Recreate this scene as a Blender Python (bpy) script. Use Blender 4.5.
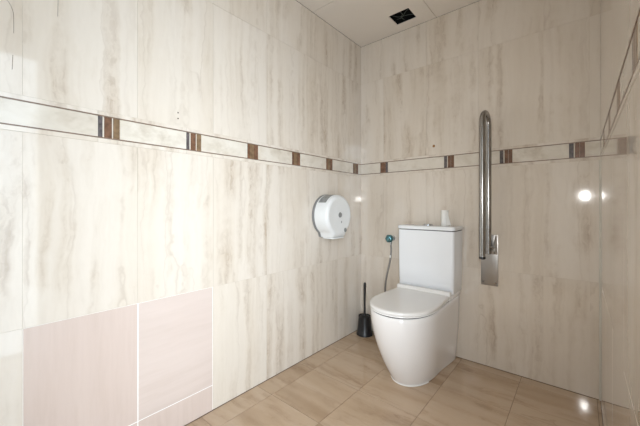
import bpy, bmesh, math, random
from mathutils import Vector, Matrix
R = math.radians
random.seed(11)
S = bpy.context.scene
for o in list(bpy.data.objects):
    bpy.data.objects.remove(o)
COL = S.collection

# ------------------------------------------------------------------ camera
F_PX, HORIZON, YAW = 307.0, 206.0, 40.3
cam_d = bpy.data.cameras.new('camera'); cam = bpy.data.objects.new('camera', cam_d); COL.objects.link(cam)
cam.location = (0, 0, 1.0)
cam.rotation_euler = (R(90), 0, R(YAW))
cam_d.sensor_width = 36; cam_d.lens = 36*F_PX/640
cam_d.shift_y = -(213.0-HORIZON)/640
cam_d.clip_start = 0.01
S.camera = cam

# ------------------------------------------------------------------ light
DAY_DIR, DAY_EXP, DAY_PEAK, DAY_BASE = (0.78, -0.62, 0.10), 7, 15.0, 2.4
W = bpy.data.worlds.new('world'); S.world = W; W.use_nodes = True
bg = W.node_tree.nodes['Background']
# daylight outside the room: even, with a broad brighter side out past the doorway, slightly behind the camera
_n = W.node_tree.nodes; _l = W.node_tree.links
_tc = _n.new('ShaderNodeTexCoord'); _dp = _n.new('ShaderNodeVectorMath'); _dp.operation = 'DOT_PRODUCT'
_dp.inputs[1].default_value = Vector(DAY_DIR).normalized(); _l.new(_tc.outputs['Generated'], _dp.inputs[0])
_mx = _n.new('ShaderNodeMath'); _mx.operation = 'MAXIMUM'; _mx.inputs[1].default_value = 0; _l.new(_dp.outputs['Value'], _mx.inputs[0])
_pw = _n.new('ShaderNodeMath'); _pw.operation = 'POWER'; _pw.inputs[1].default_value = DAY_EXP; _l.new(_mx.outputs[0], _pw.inputs[0])
_ma = _n.new('ShaderNodeMath'); _ma.operation = 'MULTIPLY_ADD'; _ma.inputs[1].default_value = DAY_PEAK; _ma.inputs[2].default_value = DAY_BASE
_l.new(_pw.outputs[0], _ma.inputs[0]); _l.new(_ma.outputs[0], bg.inputs[1])
bg.inputs[0].default_value = (0.80, 0.91, 1.0, 1)
# daylight entering through the open doorway beside the camera
ld = bpy.data.lights.new('doorway_daylight', 'AREA'); ld.shape = 'RECTANGLE'; ld.size = 2.0; ld.size_y = 0.86
ld.energy = 1.0; ld.cycles.is_portal = True
lo = bpy.data.objects.new('doorway_daylight', ld); COL.objects.link(lo)
lo.location = (0.17, -0.075, 1.02); lo.rotation_euler = (0, R(90), 0)
# the flash on the photographer's camera
fd = bpy.data.lights.new('camera_flash', 'AREA'); fd.shape = 'DISK'; fd.size = 0.015
fd.energy = 5.0; fd.spread = R(125); fd.color = (1.0, 0.985, 0.96)
fo = bpy.data.objects.new('camera_flash', fd); COL.objects.link(fo)
fo.location = (0.035, 0.0, 1.11); fo.rotation_euler = (R(82), 0, R(26))
S.view_settings.view_transform = 'Standard'; S.view_settings.look = 'None'
S.view_settings.gamma = 1; S.view_settings.use_curve_mapping = False
S.view_settings.exposure = 0.0

# ------------------------------------------------------------------ materials
def new_mat(name):
    m = bpy.data.materials.new(name); m.use_nodes = True
    nt = m.node_tree; b = nt.nodes['Principled BSDF']
    return m, nt, b
def simple(name, col, rough=0.5, metal=0.0, var=0.03, scale=30, coat=0.0, trans=0.0):
    """plain colour broken up by a faint noise"""
    m, nt, b = new_mat(name)
    n = nt.nodes.new('ShaderNodeTexNoise'); n.inputs['Scale'].default_value = scale; n.inputs['Detail'].default_value = 4
    tc = nt.nodes.new('ShaderNodeTexCoord'); nt.links.new(tc.outputs['Object'], n.inputs['Vector'])
    r = nt.nodes.new('ShaderNodeValToRGB')
    r.color_ramp.elements[0].position = 0.3; r.color_ramp.elements[1].position = 0.7
    r.color_ramp.elements[0].color = tuple(c*(1-var) for c in col)+(1,)
    r.color_ramp.elements[1].color = tuple(min(1, c*(1+var)) for c in col)+(1,)
    nt.links.new(n.outputs['Fac'], r.inputs[0]); nt.links.new(r.outputs[0], b.inputs['Base Color'])
    b.inputs['Roughness'].default_value = rough; b.inputs['Metallic'].default_value = metal
    b.inputs['Coat Weight'].default_value = coat; b.inputs['Coat Roughness'].default_value = 0.03
    b.inputs['Transmission Weight'].default_value = trans
    return m
def stone(name, stretch, base, mid, dark, vein, rough, s1=4.5, s2=11, veinamt=0.6, spec=0.5, wob=1.0, band_c=None):
    """polished travertine: soft streaks, ragged darker veins and speckle, a different slice on each tile"""
    m, nt, b = new_mat(name); N = nt.nodes.new; L = nt.links.new
    tc = N('ShaderNodeTexCoord'); at = N('ShaderNodeAttribute'); at.attribute_name = 'slice'
    off = N('ShaderNodeVectorMath'); off.operation = 'SCALE'; off.inputs[0].default_value = (3.1, 5.7, 7.3)
    L(at.outputs['Fac'], off.inputs['Scale'])
    mp = N('ShaderNodeVectorMath'); mp.operation = 'MULTIPLY'; mp.inputs[1].default_value = stretch
    L(tc.outputs['Object'], mp.inputs[0])
    ad = N('ShaderNodeVectorMath'); ad.operation = 'ADD'; L(mp.outputs[0], ad.inputs[0]); L(off.outputs[0], ad.inputs[1])
    def noise(scale, detail, rgh, dist, vec):
        n = N('ShaderNodeTexNoise'); n.inputs['Scale'].default_value = scale; n.inputs['Detail'].default_value = detail
        n.inputs['Roughness'].default_value = rgh; n.inputs['Distortion'].default_value = dist
        L(vec, n.inputs['Vector']); return n.outputs['Fac']
    def ramp(fac, stops):
        r = N('ShaderNodeValToRGB'); e = r.color_ramp.elements
        while len(e) < len(stops): e.new(0.5)
        for k, (p, c) in enumerate(stops):
            e[k].position = p; e[k].color = tuple(c)+(1,) if len(c) == 3 else c
        L(fac, r.inputs[0]); return r.outputs[0]
    def mix(fac, a, c, mode='MIX'):
        x = N('ShaderNodeMix'); x.data_type = 'RGBA'; x.blend_type = mode
        if isinstance(fac, float): x.inputs[0].default_value = fac
        else: L(fac, x.inputs[0])
        for s, v in ((6, a), (7, c)):
            if isinstance(v, tuple): x.inputs[s].default_value = v+(1,)
            else: L(v, x.inputs[s])
        return x.outputs[2]
    # wavering coordinates: bend the layers gently, then ruffle them finely
    def warp(vec, scale, amt):
        n = N('ShaderNodeTexNoise'); n.inputs['Scale'].default_value = scale; n.inputs['Detail'].default_value = 2
        L(tc.outputs['Object'], n.inputs['Vector'])
        a = N('ShaderNodeVectorMath'); a.operation = 'SUBTRACT'; L(n.outputs['Color'], a.inputs[0]); a.inputs[1].default_value = (.5, .5, .5)
        b2 = N('ShaderNodeVectorMath'); b2.operation = 'SCALE'; L(a.outputs[0], b2.inputs[0]); b2.inputs['Scale'].default_value = amt
        d = N('ShaderNodeVectorMath'); d.operation = 'ADD'; L(vec, d.inputs[0]); L(b2.outputs[0], d.inputs[1]); return d.outputs[0]
    wv = warp(warp(ad.outputs[0], 2.2, 0.07*wob), 20, 0.020*wob)
    c1 = ramp(noise(s1, 2, 0.5, 0.0, wv), [(0.32, dark), (0.44, mid), (0.56, base), (0.75, base)])
    band = noise(s2, 3, 0.55, 0.0, wv)
    c2 = ramp(band, [(0.30, (0.85, 0.81, 0.765)), (0.42, (0.92, 0.90, 0.875)), (0.54, (1, 1, 1)), (0.75, (1.0, 1.0, 1.0))])
    patch = ramp(noise(3.2, 3, 0.55, 0.3, tc.outputs['Object']), [(0.36, (0.12, 0.12, 0.12)), (0.62, (1, 1, 1))])
    pf = N('ShaderNodeMath'); pf.operation = 'MULTIPLY'; L(patch, pf.inputs[0]); pf.inputs[1].default_value = 1.0 if band_c is None else (1-band_c)*2
    c = mix(pf.outputs[0], c1, c2, 'MULTIPLY')
    # pores and rust-brown specks gathered along the darker layers
    mask = ramp(band, [(0.33, (1, 1, 1)), (0.47, (0, 0, 0))])
    mp2 = N('ShaderNodeVectorMath'); mp2.operation = 'MULTIPLY'; L(wv, mp2.inputs[0]); mp2.inputs[1].default_value = tuple(1 if k > .5 else 4.0 for k in stretch)
    pores = ramp(noise(38, 4, 0.7, 0.0, mp2.outputs[0]), [(0.44, (0, 0, 0)), (0.60, (1, 1, 1))])
    v = N('ShaderNodeMath'); v.operation = 'MULTIPLY'; v0 = N('ShaderNodeMath'); v0.operation = 'MULTIPLY'; L(mask, v0.inputs[0]); L(patch, v0.inputs[1]); L(v0.outputs[0], v.inputs[0]); L(pores, v.inputs[1])
    v2 = N('ShaderNodeMath'); v2.operation = 'MULTIPLY'; L(v.outputs[0], v2.inputs[0]); v2.inputs[1].default_value = veinamt
    c = mix(v2.outputs[0], c, vein)
    # thin crisp wandering veins
    if band_c is None:
        wl = warp(wv, 9, 0.022*wob)
        ln = ramp(noise(s2*0.42, 2, 0.5, 0.0, wl), [(0.488, (0, 0, 0)), (0.50, (1, 1, 1)), (0.514, (0.25, 0.25, 0.25)), (0.545, (0, 0, 0))])
        br = ramp(noise(6, 4, 0.65, 0.0, wl), [(0.42, (0, 0, 0)), (0.62, (1, 1, 1))])
        v3 = N('ShaderNodeMath'); v3.operation = 'MULTIPLY'; L(ln, v3.inputs[0]); L(br, v3.inputs[1])
        v4 = N('ShaderNodeMath'); v4.operation = 'MULTIPLY'; L(v3.outputs[0], v4.inputs[0]); v4.inputs[1].default_value = veinamt*0.6
        c = mix(v4.outputs[0], c, vein)
    n5 = noise(60, 3, 0.6, 0.0, wv)
    c = mix(0.6, c, ramp(n5, [(0.3, (0.95, 0.94, 0.93)), (0.6, (1, 1, 1))]), 'MULTIPLY')
    L(c, b.inputs['Base Color'])
    b.inputs['Roughness'].default_value = rough
    b.inputs['Specular IOR Level'].default_value = spec
    bp = N('ShaderNodeBump'); bp.inputs['Strength'].default_value = 0.02; bp.inputs['Distance'].default_value = 0.002
    L(noise(2.2, 2, 0.5, 0, tc.outputs['Object']), bp.inputs['Height']); L(bp.outputs[0], b.inputs['Normal'])
    return m

M = {}
M['wall'] = stone('polished_travertine', (1, 1, 0.055), (0.715, 0.65, 0.575), (0.70, 0.63, 0.548), (0.672, 0.598, 0.512), (0.36, 0.27, 0.20), 0.055, 4.2, 16, 0.50, wob=1.0, spec=0.7)
M['insert'] = stone('pale_marble_insert', (0.7, 0.7, 1), (0.71, 0.66, 0.585), (0.68, 0.625, 0.545), (0.64, 0.58, 0.50), (0.4, 0.35, 0.28), 0.10, 8, 18, 0.3, spec=0.7)
M['pink'] = stone('pinkish_wood_grain_tile', (1, 1, 0.08), (0.63, 0.52, 0.465), (0.615, 0.505, 0.45), (0.60, 0.49, 0.435), (0.6, 0.5, 0.45), 0.25, 7, 30, 0.05, band_c=0.88, wob=0.3)
M['pink2'] = stone('pinkish_wood_grain_tile_sideways', (0.08, 0.08, 1), (0.65, 0.55, 0.50), (0.635, 0.535, 0.485), (0.62, 0.52, 0.47), (0.6, 0.5, 0.45), 0.25, 7, 30, 0.05, band_c=0.92, wob=0.3)
M['floor'] = stone('honey_marble_floor', (0.13, 1, 1), (0.58, 0.44, 0.315), (0.54, 0.40, 0.275), (0.44, 0.31, 0.20), (0.28, 0.17, 0.10), 0.08, 5, 14, 0.6, spec=0.7)
M['grout'] = simple('beige_grout', (0.64, 0.57, 0.48), 0.8)
M['grout_floor'] = simple('brown_grout', (0.17, 0.11, 0.07), 0.85)
M['grout_white'] = simple('white_grout', (0.85, 0.83, 0.80), 0.7)
M['listel'] = simple('brown_pencil_listel', (0.20, 0.135, 0.095), 0.3, var=0.25, scale=60)
M['brown'] = simple('brown_mosaic', (0.16, 0.085, 0.052), 0.25, var=0.35, scale=40)
M['tan'] = simple('tan_mosaic', (0.20, 0.13, 0.075), 0.25, var=0.25, scale=40)
M['grey'] = simple('slate_grey_mosaic', (0.11, 0.095, 0.095), 0.22, var=0.4, scale=60)
M['ceil'] = simple('painted_plaster_ceiling', (0.82, 0.76, 0.69), 0.8, var=0.015, scale=3)
M['black'] = simple('dark_void', (0.006, 0.006, 0.006), 0.9)
M['ceramic'] = simple('white_ceramic_cool_lit', (0.84, 0.865, 0.90), 0.06, var=0.004, scale=4)  # bluish tint paints in the cooler light on the cistern
M['lid'] = simple('white_gloss_plastic', (0.84, 0.83, 0.82), 0.16, var=0.004, scale=4)
M['seam'] = simple('dark_gap_shade', (0.04, 0.04, 0.045), 0.7)  # near-black filler painting the shade in gaps under seat and cistern lid
M['chrome'] = simple('chrome', (0.62, 0.66, 0.70), 0.08, 1.0, var=0.02)
M['teal'] = simple('bluish_chrome', (0.16, 0.36, 0.42), 0.08, 1.0, var=0.05)
M['steel'] = simple('brushed_stainless_steel', (0.34, 0.33, 0.32), 0.20, 1.0, var=0.015, scale=8)
M['plate'] = simple('brushed_steel_plate', (0.42, 0.405, 0.39), 0.33, 1.0, var=0.02, scale=10)
M['white'] = simple('white_plastic', (0.76, 0.77, 0.77), 0.3, var=0.01)
M['smoke'] = simple('smoked_grey_plastic', (0.24, 0.25, 0.25), 0.2, var=0.25, scale=60)
M['backgrey'] = simple('grey_plastic_base', (0.22, 0.22, 0.22), 0.5)
M['blackpl'] = simple('black_plastic', (0.012, 0.012, 0.014), 0.35)
M['hose'] = simple('braided_steel_hose', (0.30, 0.29, 0.28), 0.4, 0.8, var=0.4, scale=300)
M['paper'] = simple('white_paper', (0.84, 0.84, 0.82), 0.8, var=0.02)
M['silicone'] = simple('white_silicone', (0.85, 0.84, 0.82), 0.4)
M['bead'] = simple('pale_corner_reflection', (0.78, 0.75, 0.67), 0.15, trans=0.3)  # pale tone painted for the doorway's reflection at the corner
M['pan'] = simple('white_pan_ceramic_warm_lit', (0.85, 0.835, 0.83), 0.06, var=0.004, scale=4)  # faint pinkish tint paints in the warmer light on the pan
M['dark_mark'] = simple('dark_brown_mark', (0.10, 0.075, 0.055), 0.5)
M['rust'] = simple('rusty_screw_plug', (0.34, 0.17, 0.05), 0.7)
M['wire'] = simple('grey_wire_sheath', (0.12, 0.14, 0.12), 0.5)
M['plaster'] = simple('white_plaster', (0.72, 0.70, 0.66), 0.85)

# ------------------------------------------------------------------ mesh helpers
def link(name, bm, mats, parent=None, smooth=False, loc=(0, 0, 0), kind=None, sharp=None):
    me = bpy.data.meshes.new(name); bmesh.ops.recalc_face_normals(bm, faces=bm.faces[:]); bm.to_mesh(me); bm.free()
    o = bpy.data.objects.new(name, me); COL.objects.link(o)
    for m in (mats if isinstance(mats, (list, tuple)) else [mats]): me.materials.append(m)
    if smooth:
        for p in me.polygons: p.use_smooth = True
        if sharp: me.set_sharp_from_angle(angle=R(sharp))
    o.location = loc
    if parent: o.parent = parent
    if kind: o['kind'] = kind
    return o
def tag(o, label, cat, group=None):
    o['label'] = label; o['category'] = cat
    if group: o['group'] = group
    return o
def thing(name, label, cat, loc):
    o = bpy.data.objects.new(name, None); COL.objects.link(o); o.location = loc; o.empty_display_size = 0.05
    return tag(o, label, cat)
def box(bm, x0, x1, y0, y1, z0, z1, mi=0, bev=0.0, seg=2):
    r = bmesh.ops.create_cube(bm, size=1)
    for v in r['verts']:
        v.co = Vector((x0+(v.co.x+.5)*(x1-x0), y0+(v.co.y+.5)*(y1-y0), z0+(v.co.z+.5)*(z1-z0)))
    fs = {f for v in r['verts'] for f in v.link_faces}
    for f in fs: f.material_index = mi
    if bev:
        es = {e for v in r['verts'] for e in v.link_edges}
        bmesh.ops.bevel(bm, geom=list(es), offset=bev, segments=seg, affect='EDGES', profile=0.5)
def lathe(bm, prof, axis='Z', n=32, mi=0, c=(0, 0, 0)):
    """prof: list of (radius, height); closed at both ends"""
    rings = []
    for r, h in prof:
        ring = []
        for k in range(n):
            a = 2*math.pi*k/n
            p = {'Z': (r*math.cos(a), r*math.sin(a), h), 'X': (h, r*math.cos(a), r*math.sin(a)), 'Y': (r*math.cos(a), h, r*math.sin(a))}[axis]
            ring.append(bm.verts.new(Vector(p)+Vector(c)))
        rings.append(ring)
    for a, b in zip(rings, rings[1:]):
        for k in range(n):
            f = bm.faces.new((a[k], a[(k+1) % n], b[(k+1) % n], b[k])); f.material_index = mi
    for ring in (rings[0], rings[-1]):
        f = bm.faces.new(ring); f.material_index = mi
def tube(bm, pts, rad, n=14, mi=0):
    pts = [Vector(p) for p in pts]; rings = []
    up = None
    for i, p in enumerate(pts):
        t = (pts[min(i+1, len(pts)-1)]-pts[max(i-1, 0)]).normalized()
        if up is None:
            up = t.orthogonal().normalized()
        up = (up - t*up.dot(t)).normalized(); w = t.cross(up)
        r = rad[i] if isinstance(rad, (list, tuple)) else rad
        rings.append([bm.verts.new(p+up*r*math.cos(2*math.pi*k/n)+w*r*math.sin(2*math.pi*k/n)) for k in range(n)])
    for a, b in zip(rings, rings[1:]):
        for k in range(n):
            bm.faces.new((a[k], a[(k+1) % n], b[(k+1) % n], b[k])).material_index = mi
    for ring in (rings[0], rings[-1]): bm.faces.new(ring).material_index = mi
def spline(ctrl, n=12):
    P = [Vector(c) for c in ctrl]; P = [2*P[0]-P[1]]+P+[2*P[-1]-P[-2]]; out = []
    for i in range(1, len(P)-2):
        for k in range(n):
            t = k/n
            out.append(0.5*((2*P[i])+(P[i+1]-P[i-1])*t+(2*P[i-1]-5*P[i]+4*P[i+1]-P[i+2])*t*t+(-P[i-1]+3*P[i]-3*P[i+1]+P[i+2])*t**3))
    out.append(P[-2]); return out
def loft(bm, sections, mi=0):
    rings = [[bm.verts.new(p) for p in s] for s in sections]
    n = len(rings[0])
    for a, b in zip(rings, rings[1:]):
        for k in range(n):
            bm.faces.new((a[k], a[(k+1) % n], b[(k+1) % n], b[k])).material_index = mi
    for ring in (rings[0], rings[-1]): bm.faces.new(ring).material_index = mi

# ------------------------------------------------------------------ room dimensions
XL, XR, YB, YF, H = -1.371, 0.079, 2.136, -0.70, 2.300
TH, TT, GAP = 0.10, 0.008, 0.0009                # wall, tile thickness and joint
ZJ = [0.003, 0.605, 1.238]; ZT = [1.356, 1.99, H]  # joints below and above the border
Z0, Z1, Z2, Z3 = 1.238, 1.257, 1.339, 1.357      # border strip, listel lines
JAMB, DOORTOP = 0.355, 2.02                      # far jamb of the doorway in the right wall

def tile_wall(name, axis, plane, sgn, u0, u1, joints, slab_rects, tiles_skip=None):
    """axis 'Y': a wall running along Y at x=plane. sgn: direction of the room from the wall."""
    bm = bmesh.new(); lay = bm.faces.layers.float.new('slice')
    def put(ua, ub, za, zb, d0, d1, mi, s=None, tilt=0.0):
        n0 = len(bm.faces)
        lo, hi = sorted((plane-sgn*d0, plane-sgn*d1))
        if axis == 'Y': box(bm, lo, hi, ua, ub, za, zb, mi)
        else: box(bm, ua, ub, lo, hi, za, zb, mi)
        bm.faces.ensure_lookup_table()
        fs = bm.faces[n0:]; s = random.random()*4 if s is None else s
        for f in fs: f[lay] = s
        if tilt:
            vs = {v for f in fs for v in f.verts}
            a, b = random.uniform(-tilt, tilt), random.uniform(-tilt, tilt)
            uc, zc = (ua+ub)/2, (za+zb)/2
            for v in vs:
                u = v.co.y if axis == 'Y' else v.co.x
                d = (a*(u-uc)+b*(v.co.z-zc))
                if axis == 'Y': v.co.x += d
                else: v.co.y += d
    for (ua, ub, za, zb) in slab_rects:
        put(ua, ub, za, zb, TT*0.2, TH, 1)
        if za == 0: put(ua, min(ub, u1), 0.0002, 0.0034, 0.0, TT*0.4, 2)
    for ua, ub in zip(joints, joints[1:]):
        for za, zb in list(zip(ZJ, ZJ[1:]))+list(zip(ZT, ZT[1:])):
            if tiles_skip and tiles_skip((ua+ub)/2, (za+zb)/2): continue
            if axis == 'Y' and sgn < 0 and ub <= JAMB+0.001 and za < 1.9: continue
            put(ua+GAP/2, ub-GAP/2, za+GAP/2, zb-GAP/2, 0, TT, 0, tilt=0.0012)
    return link(name, bm, [M['wall'], M['grout'], M['grout_floor']], kind='structure')
def frange(a, b, first, step):
    js = [a]; v = first
    while v < b-0.01:
        if v > a+0.01: js.append(v)
        v += step
    return js+[b]
STEP = 0.337
JL = frange(YF, YB, 0.134-3*STEP, STEP)
JBk = frange(XL, XR, -1.164, 0.335)[:-1]+[0.038, XR]
JR = [YF, -0.3, 0.0, JAMB]+frange(JAMB, YB, 0.69, STEP)[1:]
in_pink = lambda u, z: 0.134 < u < 0.808 and z < 0.605
tile_wall('wall_left', 'Y', XL, 1, YF, YB, JL, [(YF-TH, YB+TH, 0, H)], in_pink)
tile_wall('wall_back', 'X', YB, -1, XL, XR, JBk, [(XL, XR, 0, H)])
tile_wall('wall_right', 'Y', XR, -1, YF, YB, JR, [(JAMB, YB+TH, 0, H), (YF, JAMB, DOORTOP, H), (YF-TH, -0.505, 0, H)])
bm = bmesh.new(); box(bm, XL-TH, XR+TH, YF-TH, YF, 0, H); link('wall_front', bm, M['plaster'], kind='structure')

# patch of plain pinkish tiles low on the left wall, with white joints
bm = bmesh.new(); lay = bm.faces.layers.float.new('slice')
def ptile(ua, ub, za, zb, mi):
    n0 = len(bm.faces); box(bm, XL-TT, XL, ua, ub, za, zb, mi); bm.faces.ensure_lookup_table(); s = random.random()*4
    for f in bm.faces[n0:]: f[lay] = s
g = 0.0022
ptile(0.134+g, 0.473-g, 0.002, 0.124-g, 0); ptile(0.134+g, 0.473-g, 0.124+g, 0.605-g, 0)
ptile(0.473+g, 0.806-g, 0.002, 0.124-g, 0); ptile(0.473+g, 0.806-g, 0.124+g, 0.605-g, 1)
n0 = len(bm.faces); box(bm, XL-TT, XL-0.0012, 0.135, 0.807, 0.001, 0.604, 2)
link('patch_of_pink_tiles', bm, [M['pink'], M['pink2'], M['grout_white']], parent=bpy.data.objects['wall_left'], kind='structure')

# decorative border: marble strip, brown line, pale inserts with mosaic bars, brown line, marble strip
def border(name, axis, plane, sgn, u0, u1, bars, flip):
    bm = bmesh.new(); lay = bm.faces.layers.float.new('slice')
    def put(ua, ub, za, zb, mi, pr=0.0):
        n0 = len(bm.faces)
        lo, hi = sorted((plane+sgn*pr, plane-sgn*TT))
        if axis == 'Y': box(bm, lo, hi, ua, ub, za, zb, mi)
        else: box(bm, ua, ub, lo, hi, za, zb, mi)
        bm.faces.ensure_lookup_table(); s = random.random()*4
        for f in bm.faces[n0:]: f[lay] = s
    js = [u0]+[b[0] for b in bars]+[u1]
    for a, b in zip(js, js[1:]):
        for za, zb in ((Z0+.001, Z1-.0025), (Z2+.0025, Z3-.001)): put(a+.0005, b-.0005, za, zb, 0, 0.001)
    put(u0, u1, Z1-.0022, Z1+.0022, 2, 0.0015); put(u0, u1, Z2-.0022, Z2+.0022, 2, 0.0015)
    e = u0
    for (ba, bb) in bars+[(u1, u1)]:
        if ba-e > 0.012:
            put(e+.001, ba-.001, Z1+.0024, Z2-.0024, 1)
        if bb > ba:
            w = bb-ba; cuts = [(0, .20, 4), (.20, .27, 1), (.27, .62, 3), (.62, .67, 1), (.67, .98, 5)]
            if axis == 'Y' and ba > 0.9: cuts = [(0, .22, 3), (.22, .60, 5), (.60, .98, 3)]
            if axis == 'X': cuts = [(0, .30, 4), (.31, .36, 1), (.37, .66, 3), (.67, .98, 3)] if ba > -1 else [(0, .5, 3), (.51, .70, 3), (.71, .98, 4)]
            if flip: cuts = [(1-b, 1-a, m) for a, b, m in cuts]
            for a, b, m in cuts: put(ba+a*w+.0004, ba+b*w-.0004, Z1+.0024, Z2-.0024, m, 0.0005)
        e = bb
    return link(name, bm, [M['wall'], M['insert'], M['listel'], M['brown'], M['grey'], M['tan']], kind='structure')
border('trim_1', 'Y', XL, 1, YF, YB, [(0.337+STEP*k, 0.410+STEP*k) for k in range(-3, 6)], False)
border('trim_2', 'X', YB, -1, XL, XR, [(-1.193, -1.127), (-0.706, -0.640), (-0.375, -0.307), (-0.047, 0.020)], False)
border('trim_3', 'Y', XR, -1, JAMB, YB, [(0.46+STEP*k, 0.532+STEP*k) for k in range(5)], True)

bm = bmesh.new(); lathe(bm, [(.005, 0.0005), (.005, Z0)], 'Z', 16, c=(XR, YB, 0)); link('reflection_strip', bm, M['bead'], None, True, kind='structure', sharp=50)  # thin pale bead added in place of the doorway's bright reflection in the corner

# floor
bm = bmesh.new(); lay = bm.faces.layers.float.new('slice')
box(bm, XL-TH, XR+TH, YF-TH, YB+TH, -0.1, -0.0015, 1)
xs = frange(XL, XR, -1.248, 0.3285); ys = frange(YF, YB, 1.076-0.33*5, 0.33)
for a, b in zip(xs, xs[1:]):
    for c, d in zip(ys, ys[1:]):
        n0 = len(bm.faces); box(bm, a+.001, b-.001, c+.001, d-.001, -0.01, 0, 0); bm.faces.ensure_lookup_table(); s = random.random()*4
        for f in bm.faces[n0:]: f[lay] = s
link('floor', bm, [M['floor'], M['grout_floor']], kind='structure')

# suspended ceiling of 60 cm panels with one hole
bm = bmesh.new()
cx = [XL, -0.757, -0.157, XR]; cy = [YF, -0.245, 0.35, 0.945, 1.54, YB]; HX = (-1.004, -0.861); HY = (1.912, 2.047); e = 0.0022
for a, b in zip(cx, cx[1:]):
    for c, d in zip(cy, cy[1:]):
        if a < HX[0] < b and c < HY[0] < d:
            box(bm, a+e, HX[0], c+e, d-e, H, H+.007); box(bm, HX[1], b-e, c+e, d-e, H, H+.007)
            box(bm, HX[0], HX[1], c+e, HY[0], H, H+.007); box(bm, HX[0], HX[1], HY[1], d-e, H, H+.007)
        else: box(bm, a+e, b-e, c+e, d-e, H, H+.007)
link('ceiling', bm, M['ceil'], kind='structure')
bm = bmesh.new()
def frame(x0, x1, y0, y1):
    box(bm, x0, x1, y0, y1, H+.0045, H+.012)
for x in cx[1:-1]: frame(x-.01, x+.01, YF, YB)
for y in cy[1:-1]: frame(XL, XR, y-.01, y+.01)
link('trim_4', bm, M['grout'], kind='structure')
bm = bmesh.new()   # dark space above the panels
box(bm, XL-TH, XR+TH, YF-TH, YB+TH, H+.30, H+.33)
box(bm, XL-TH, XL, YF-TH, YB+TH, H, H+.30); box(bm, XR, XR+TH, YF-TH, YB+TH, H, H+.30)
box(bm, XL, XR, YB, YB+TH, H, H+.30); box(bm, XL, XR, YF-TH, YF, H, H+.30)
link('trim_5', bm, M['black'], kind='structure')
# loose wires in the hole
t = thing('loose_wires', 'thin grey loose wires in the square black hole of the ceiling', 'wires', (-0.93, 1.98, H+.015))
for pts in ([(-.067, -.04, .004), (-.03, .0, -.003), (.02, .03, .006), (.066, .05, .003)], [(-.06, .03, .006), (-.02, .02, -.002), (.03, -.02, .003), (.066, -.03, .006)], [(-.01, -.06, .004), (.0, -.01, .0), (-.03, .03, .01), (-.02, .062, .004)]):
    bm = bmesh.new(); tube(bm, spline(pts, 8), 0.0016, 6); link('wire', bm, M['wire'], t, True)

# ------------------------------------------------------------------ toilet
TX = -0.768
toilet = thing('toilet', 'white close-coupled toilet with closed lid standing against the back wall', 'toilet', (TX, YB, 0))
def dshape(w, wb, front, back, z, yc=None, n=40, p=2.15):
    """plan outline: flat back, sides, rounded front (front, back as negative distances from the wall)"""
    yc = yc if yc is not None else front+0.235
    pts = []
    k1 = 10
    rc = 0.02
    pts.append((wb-rc, back)); pts.append((wb-rc*.3, back-rc*.3)); 
    for k in range(k1):
        t = k/k1
        pts.append((wb+(w-wb)*(t*t*(3-2*t)), back-rc+(yc-back+rc)*t))
    for k in range(n+1):
        a = math.pi*k/n
        c, s = math.cos(a), math.sin(a)
        pts.append((w*math.copysign(abs(c)**(2/p), c), yc-(yc-front)*abs(s)**(2/p)))
    for k in range(k1-1, -1, -1):
        t = k/k1
        pts.append((-(wb+(w-wb)*(t*t*(3-2*t))), back-rc+(yc-back+rc)*t))
    pts.append((-(wb-rc*.3), back-rc*.3)); pts.append((-(wb-rc), back))
    return [Vector((x, y, z)) for x, y in pts]
# pan
bm = bmesh.new(); secs = []
ZR = 0.426
for i in range(19):
    t = i/18; z = 0.004+t*(ZR-0.004-0.008)
    q = (1-t)**1.75
    w = 0.181-0.058*q; wb = 0.172-0.026*q; fr = -0.700+0.166*q
    secs.append(dshape(w, wb, fr, -0.012, z))
secs.append(dshape(0.179, 0.170, -0.698, -0.014, ZR-0.003)); secs.append(dshape(0.174, 0.165, -0.693, -0.019, ZR))
secs.append(dshape(0.15, 0.14, -0.66, -0.05, ZR))
loft(bm, secs); link('pan', bm, M['pan'], toilet, True, sharp=50)
# rear shelf of the pan that carries the cistern
bm = bmesh.new(); box(bm, -.172, .172, -.192, -.012, ZR-.002, .452, 0, .010, 3); link('cistern_shelf', bm, M['pan'], toilet, True, sharp=40)
bm = bmesh.new(); foot = [p for p in dshape(0.1245, 0.147, -0.5355, -0.012, 0.0035) if p.y < -0.40]
tube(bm, foot, 0.0034, 8); link('sealant_bead', bm, M['silicone'], toilet, True, sharp=60)['label'] = 'white silicone bead along the foot'
# seat ring and lid
seat = [dshape(.176, .165, -.700, -.215, ZR+.004), dshape(.180, .168, -.704, -.212, ZR+.006), dshape(.180, .168, -.704, -.212, ZR+.010), dshape(.178, .166, -.702, -.214, ZR+.012)]
bm = bmesh.new(); loft(bm, seat); link('seat', bm, M['lid'], toilet, True, sharp=50)
bm = bmesh.new(); loft(bm, [dshape(.174, .165, -.698, -.20, ZR-.0005), dshape(.174, .165, -.698, -.20, ZR+.0045)]); link('seat_gap_shade', bm, M['seam'], toilet)  # dark sheet standing in for the shaded gap below the seat
bm = bmesh.new(); loft(bm, [dshape(.176, .165, -.700, -.216, ZR+.0118), dshape(.176, .165, -.700, -.216, ZR+.0145)]); link('lid_buffer', bm, M['lid'], toilet)
lz = ZR+.0128
bm = bmesh.new(); loft(bm, [dshape(.178, .166, -.702, -.214, lz), dshape(.1825, .170, -.7065, -.210, lz+.003), dshape(.1825, .170, -.7065, -.210, lz+.012), dshape(.1805, .168, -.7045, -.212, lz+.0165), dshape(.176, .164, -.700, -.216, lz+.019), dshape(.165, .155, -.688, -.226, lz+.020)])
link('lid', bm, M['lid'], toilet, True, sharp=60)
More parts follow.
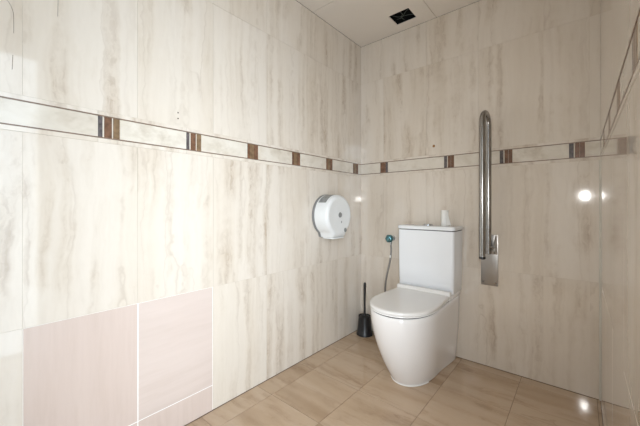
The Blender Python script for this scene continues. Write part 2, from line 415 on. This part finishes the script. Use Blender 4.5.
bm = bmesh.new(); box(bm, -.172, .172, -.232, -.195, ZR+.001, lz+.040, 0, .007, 3); link('hinge_cover', bm, M['lid'], toilet, True, sharp=40)
# cistern
bm = bmesh.new()
def rrect(w, y0, y1, z, r=.018, n=7):
    pts = []
    for (cx_, cy_, a0) in ((w-r, y0+r, -90), (w-r, y1-r*.5, 0), (-w+r, y1-r*.5, 90), (-w+r, y0+r, 180)):
        rr = r if cy_ < (y0+y1)/2 else r*.5
        cxx = math.copysign(w-rr, cx_)
        for k in range(n+1):
            a = R(a0+90*k/n); pts.append(Vector((cxx+rr*math.cos(a), cy_+rr*math.sin(a), z)))
    return pts
loft(bm, [rrect(.174, -.184, -.014, .4535), rrect(.179, -.189, -.012, .459), rrect(.182, -.190, -.010, .60), rrect(.184, -.191, -.010, .842)])
cist = link('cistern', bm, M['ceramic'], toilet, True, sharp=50)
bm = bmesh.new(); loft(bm, [rrect(.180, -.187, -.013, .841), rrect(.180, -.187, -.013, .8465)]); link('lid_joint', bm, M['seam'], cist)
bm = bmesh.new(); loft(bm, [rrect(.184, -.191, -.008, .8462, .02), rrect(.188, -.196, -.006, .849, .021), rrect(.188, -.196, -.006, .864, .021), rrect(.185, -.193, -.009, .869, .019), rrect(.175, -.183, -.019, .871, .016)])
link('cistern_lid', bm, M['ceramic'], cist, True, sharp=60)
bm = bmesh.new(); lathe(bm, [(.029, .8695), (.029, .878), (.026, .881), (.023, .880), (.022, .882), (.005, .8825)], c=(-.006, -.11, 0)); link('flush_button', bm, M['chrome'], cist, True, sharp=40)

# small white roll on the cistern lid
roll = thing('paper_roll', 'small white upright paper roll with loose end standing on the cistern lid', 'paper roll', (-.675, 2.055, .871))
bm = bmesh.new(); lathe(bm, [(.010, .001), (.021, .001), (.0225, .004), (.0225, .099), (.021, .102), (.011, .102), (.010, .085)], n=28); link('roll', bm, M['paper'], roll, True, sharp=50)
bm = bmesh.new()
A = [Vector((.010, -.0235, .094)), Vector((.021, -.010, .090)), Vector((.038, .002, .004)), Vector((.018, -.0225, .002))]
n_ = Vector((.0, .0012, 0)); q0 = [bm.verts.new(v) for v in A]; q1 = [bm.verts.new(v+n_) for v in A]
bm.faces.new(q0); bm.faces.new(q1[::-1])
for k in range(4): bm.faces.new((q0[k], q1[k], q1[(k+1) % 4], q0[(k+1) % 4]))
link('loose_sheet', bm, M['paper'], roll)

# ------------------------------------------------------------------ toilet paper dispenser on the left wall
disp = thing('paper_dispenser', 'round white jumbo toilet paper dispenser mounted on the left wall', 'paper dispenser', (XL, 1.676, .936))
def drum(r, x, chin=.0):
    pts = []
    n = 72
    for k in range(n):
        a = 2*math.pi*k/n; y, z = r*math.cos(a), r*math.sin(a)
        if chin and z < 0:
            if abs(y) < r*.52: z = -(r+chin)+(.004 if abs(y) > r*.48 else 0)
        pts.append(Vector((x, y, z)))
    return pts
bm = bmesh.new(); loft(bm, [drum(.138, .001, .006), drum(.139, .004, .006), drum(.139, .018, .006), drum(.136, .019, .006)]); link('base', bm, M['backgrey'], disp, True, sharp=35)['label'] = 'dark grey wall base'
bm = bmesh.new(); loft(bm, [drum(.131, .019, .008), drum(.136, .020, .008), drum(.136, .060, .008), drum(.135, .104, .008), drum(.131, .114, .006), drum(.124, .120, .002), drum(.116, .123), drum(.108, .1235), drum(.104, .122), drum(.04, .1235)])
cover = link('cover', bm, M['white'], disp, True, sharp=38)
bm = bmesh.new()   # smoked window on the rim, upper near side
ring0, ring1 = [], []
for k in range(17):
    a = R(92+50*k/16)
    for ring, x in ((ring0, .030), (ring1, .092)):
        ring.append([bm.verts.new((x, rr*math.cos(a), rr*math.sin(a))) for rr in (.1355, .1372)])
for k in range(16):
    a, b, c, d = ring0[k], ring0[k+1], ring1[k+1], ring1[k]
    bm.faces.new((a[1], b[1], c[1], d[1])); bm.faces.new((a[0], d[0], c[0], b[0]))
    bm.faces.new((a[0], b[0], b[1], a[1])); bm.faces.new((d[0], d[1], c[1], c[0]))
for k in (0, 16): a, d = ring0[k], ring1[k]; bm.faces.new((a[0], a[1], d[1], d[0]))
link('viewing_window', bm, M['smoke'], cover, True, sharp=40)['label'] = 'smoked grey window in the rim'
bm = bmesh.new(); lathe(bm, [(.017, .1225), (.017, .126), (.014, .1275), (.004, .1275)], 'X', 24, c=(0, .0, .003)); link('lock', bm, M['backgrey'], cover, True, sharp=35)
bm = bmesh.new(); box(bm, .1225, .1245, .012, .020, -.050, -.036, 0, .0008, 1); link('mark', bm, M['backgrey'], cover)
bm = bmesh.new(); lathe(bm, [(.014, .108), (.014, .1245), (.012, .126), (.003, .126)], 'X', 20, c=(0, .058, -.098)); link('key_slot', bm, M['smoke'], cover, True, sharp=35)
bm = bmesh.new(); box(bm, .024, .112, -.058, .058, -.152, -.143, 0, .002, 2); link('tear_edge', bm, M['white'], disp, True, sharp=30)

disp.scale = (1.04, 1.05, 1.04)
# ------------------------------------------------------------------ fold-up grab rail
rail = thing('grab_rail', 'stainless steel fold-up grab rail raised against the back wall', 'grab rail', (-.43, YB, .508))
bm = bmesh.new(); box(bm, -.047, .047, -.005, -.0005, 0, .315, 0, .0015, 2)
plate = link('wall_plate', bm, M['plate'], rail, True, sharp=30)
for px, pz in ((-.034, .02), (.034, .02), (-.034, .29), (.034, .29)):
    bm = bmesh.new(); lathe(bm, [(.006, -.0045), (.006, -.0075), (.004, -.009)], 'Y', 14, c=(px, 0, pz)); link('screw', bm, M['steel'], plate, True, sharp=35)
yi, yo, zt, rb = 2.070-YB, 1.950-YB, 1.547-.508-.06, .06
pts = [(.007, yi, .712-.508)]+[(.007, yi, z) for z in (.4, .7, .9)]
xs_ = lambda t: .007-.007*t
for k in range(13):
    a = math.pi*k/12; pts.append((xs_(k/12), (yi+yo)/2+rb*math.cos(a), zt+rb*math.sin(a)))
pts += [(.000, yo, z) for z in (.8, .5, .705-.508)]
bm = bmesh.new(); tube(bm, pts, .0163, 22); tb = link('rail', bm, M['steel'], rail, True, sharp=50)
bm = bmesh.new(); lathe(bm, [(.0155, .187), (.0172, .189), (.0172, .199), (.0165, .2005)], 'Z', 22, c=(.000, yo, 0)); link('end_cap', bm, M['blackpl'], rail, True, sharp=35)
bm = bmesh.new()
for xa in (-.014, .036):
    vs = [[bm.verts.new((x, y, z)) for y, z in ((-.004, .205), (-.060, .205), (-.078, .222), (-.070, .262), (-.030, .308), (-.004, .312))] for x in (xa, xa+.006)]
    bm.faces.new(vs[0]); bm.faces.new(vs[1][::-1])
    for k in range(6): bm.faces.new((vs[0][k], vs[0][(k+1) % 6], vs[1][(k+1) % 6], vs[1][k]))
box(bm, -.016, .044, -.012, -.004, .195, .313, 0, .002, 2); link('hinge_bracket', bm, M['plate'], rail, True, sharp=30)
bm = bmesh.new(); lathe(bm, [(.007, -.026), (.009, -.025), (.009, .041), (.007, .042)], 'X', 18, c=(0, yi, .245)); link('pivot_pin', bm, M['chrome'], rail, True, sharp=35)

# ------------------------------------------------------------------ shut-off valve with hose, left of the cistern
valve = thing('shutoff_valve', 'small chrome shut-off valve with hose on back wall beside the cistern', 'valve', (-1.085, YB, .757))
bm = bmesh.new(); lathe(bm, [(.020, -.0005), (.020, -.003), (.018, -.006), (.013, -.010), (.012, -.02)], 'Y', 28); link('flange', bm, M['chrome'], valve, True, sharp=40)
bm = bmesh.new(); lathe(bm, [(.011, -.010), (.013, -.02), (.013, -.045), (.010, -.048)], 'Y', 20); tube(bm, [(0, -.034, 0), (0, -.034, -.022), (0, -.034, -.034)], [.010, .0095, .0095], 16); link('valve_body', bm, M['chrome'], valve, True, sharp=40)
bm = bmesh.new()
prof = [(.012, -.040), (.022, -.043), (.029, -.051), (.030, -.060), (.027, -.070), (.018, -.078), (.006, -.081)]
lathe(bm, prof, 'Y', 24)
for v in bm.verts:
    a = math.atan2(v.co.z, v.co.x); s = 1+.07*math.cos(6*a); v.co.x *= s; v.co.z *= s
link('knob', bm, M['teal'], valve, True, sharp=45)
bm = bmesh.new(); lathe(bm, [(.0095, -.030), (.0095, -.046), (.007, -.050)], 'Z', 6, c=(0, -.034, 0)); link('nut', bm, M['chrome'], valve)
bm = bmesh.new(); tube(bm, spline([(0, -.034, -.045), (.002, -.034, -.10), (-.006, -.036, -.17), (-.022, -.042, -.25), (-.036, -.050, -.34), (-.035, -.055, -.42), (-.01, -.055, -.50), (.045, -.05, -.54), (.11, -.045, -.55)], 10), .007, 12)
hose = link('hose', bm, M['hose'], valve, True, sharp=60)
bm = bmesh.new(); tube(bm, [(-.0015, -.035, -.125), (-.0035, -.0355, -.145)], .0075, 12); link('paper_tag', bm, M['paper'], hose, True, sharp=40)

# ------------------------------------------------------------------ toilet brush
br = thing('toilet_brush', 'black toilet brush in its holder on the floor in the far left corner', 'toilet brush', (-1.283, 2.050, 0))
bm = bmesh.new(); lathe(bm, [(.060, .0), (.063, .002), (.063, .012), (.058, .022), (.052, .06), (.0455, .137), (.0465, .147), (.043, .148), (.042, .130), (.030, .128)], n=36); link('holder', bm, M['blackpl'], br, True, sharp=35)
bm = bmesh.new(); lathe(bm, [(.040, .1295), (.041, .138), (.036, .144), (.012, .150), (.010, .157)], n=28); link('splash_cap', bm, M['blackpl'], br, True, sharp=40)
bm = bmesh.new(); tube(bm, [(0, 0, .145), (0.001, 0, .20), (.001, 0, .30), (.002, 0, .38), (.002, 0, .398), (.002, 0, .404)], [.009, .008, .009, .0105, .010, .005], 14); link('handle', bm, M['blackpl'], br, True, sharp=50)

# ------------------------------------------------------------------ marks on the walls
bm = bmesh.new(); lathe(bm, [(.009, -.0003), (.0085, -.002), (.004, -.0025)], 'Y', 14); o = link('wall_plug', bm, M['rust'], None, True, loc=(-.776, YB, 1.416)); tag(o, 'rusty brown plug in the back wall above the toilet, over the border', 'wall plug')
for z, lab in ((1.361+.03, 'lower of two small drill holes above the border on the left wall'), (1.361+.056, 'upper of two small drill holes above the border on the left wall')):
    bm = bmesh.new(); lathe(bm, [(.0035, .0002), (.0032, .0008), (.002, .0009)], 'X', 12); o = link('drill_hole', bm, M['dark_mark'], None, True, loc=(XL, .636, z)); tag(o, lab, 'hole', 'drill holes in the left wall')
for pts, lab in (([(0, .094, 1.648), (0, .100, 1.645), (0, .108, 1.632), (0, .1135, 1.612), (0, .1145, 1.585), (0, .1145, 1.548)], 'thin dark hook-shaped scratch at the upper left edge of the left wall'),
                 ([(0, .1125, 1.478), (0, .1115, 1.455), (0, .111, 1.432)], 'short dark scratch below the hook-shaped one on the left wall'),
                 ([(0, .223, 1.72), (0, .2225, 1.68), (0, .222, 1.652)], 'thin upright scratch at the top edge right of the hook-shaped one')):
    bm = bmesh.new(); tube(bm, spline(pts, 6), .0006, 6)  # thin dark line laid along the wall surface
    o = link('wall_streak', bm, M['dark_mark'], None, loc=(XL, 0, 0)); tag(o, lab, 'streak', 'streaks high on the left wall')
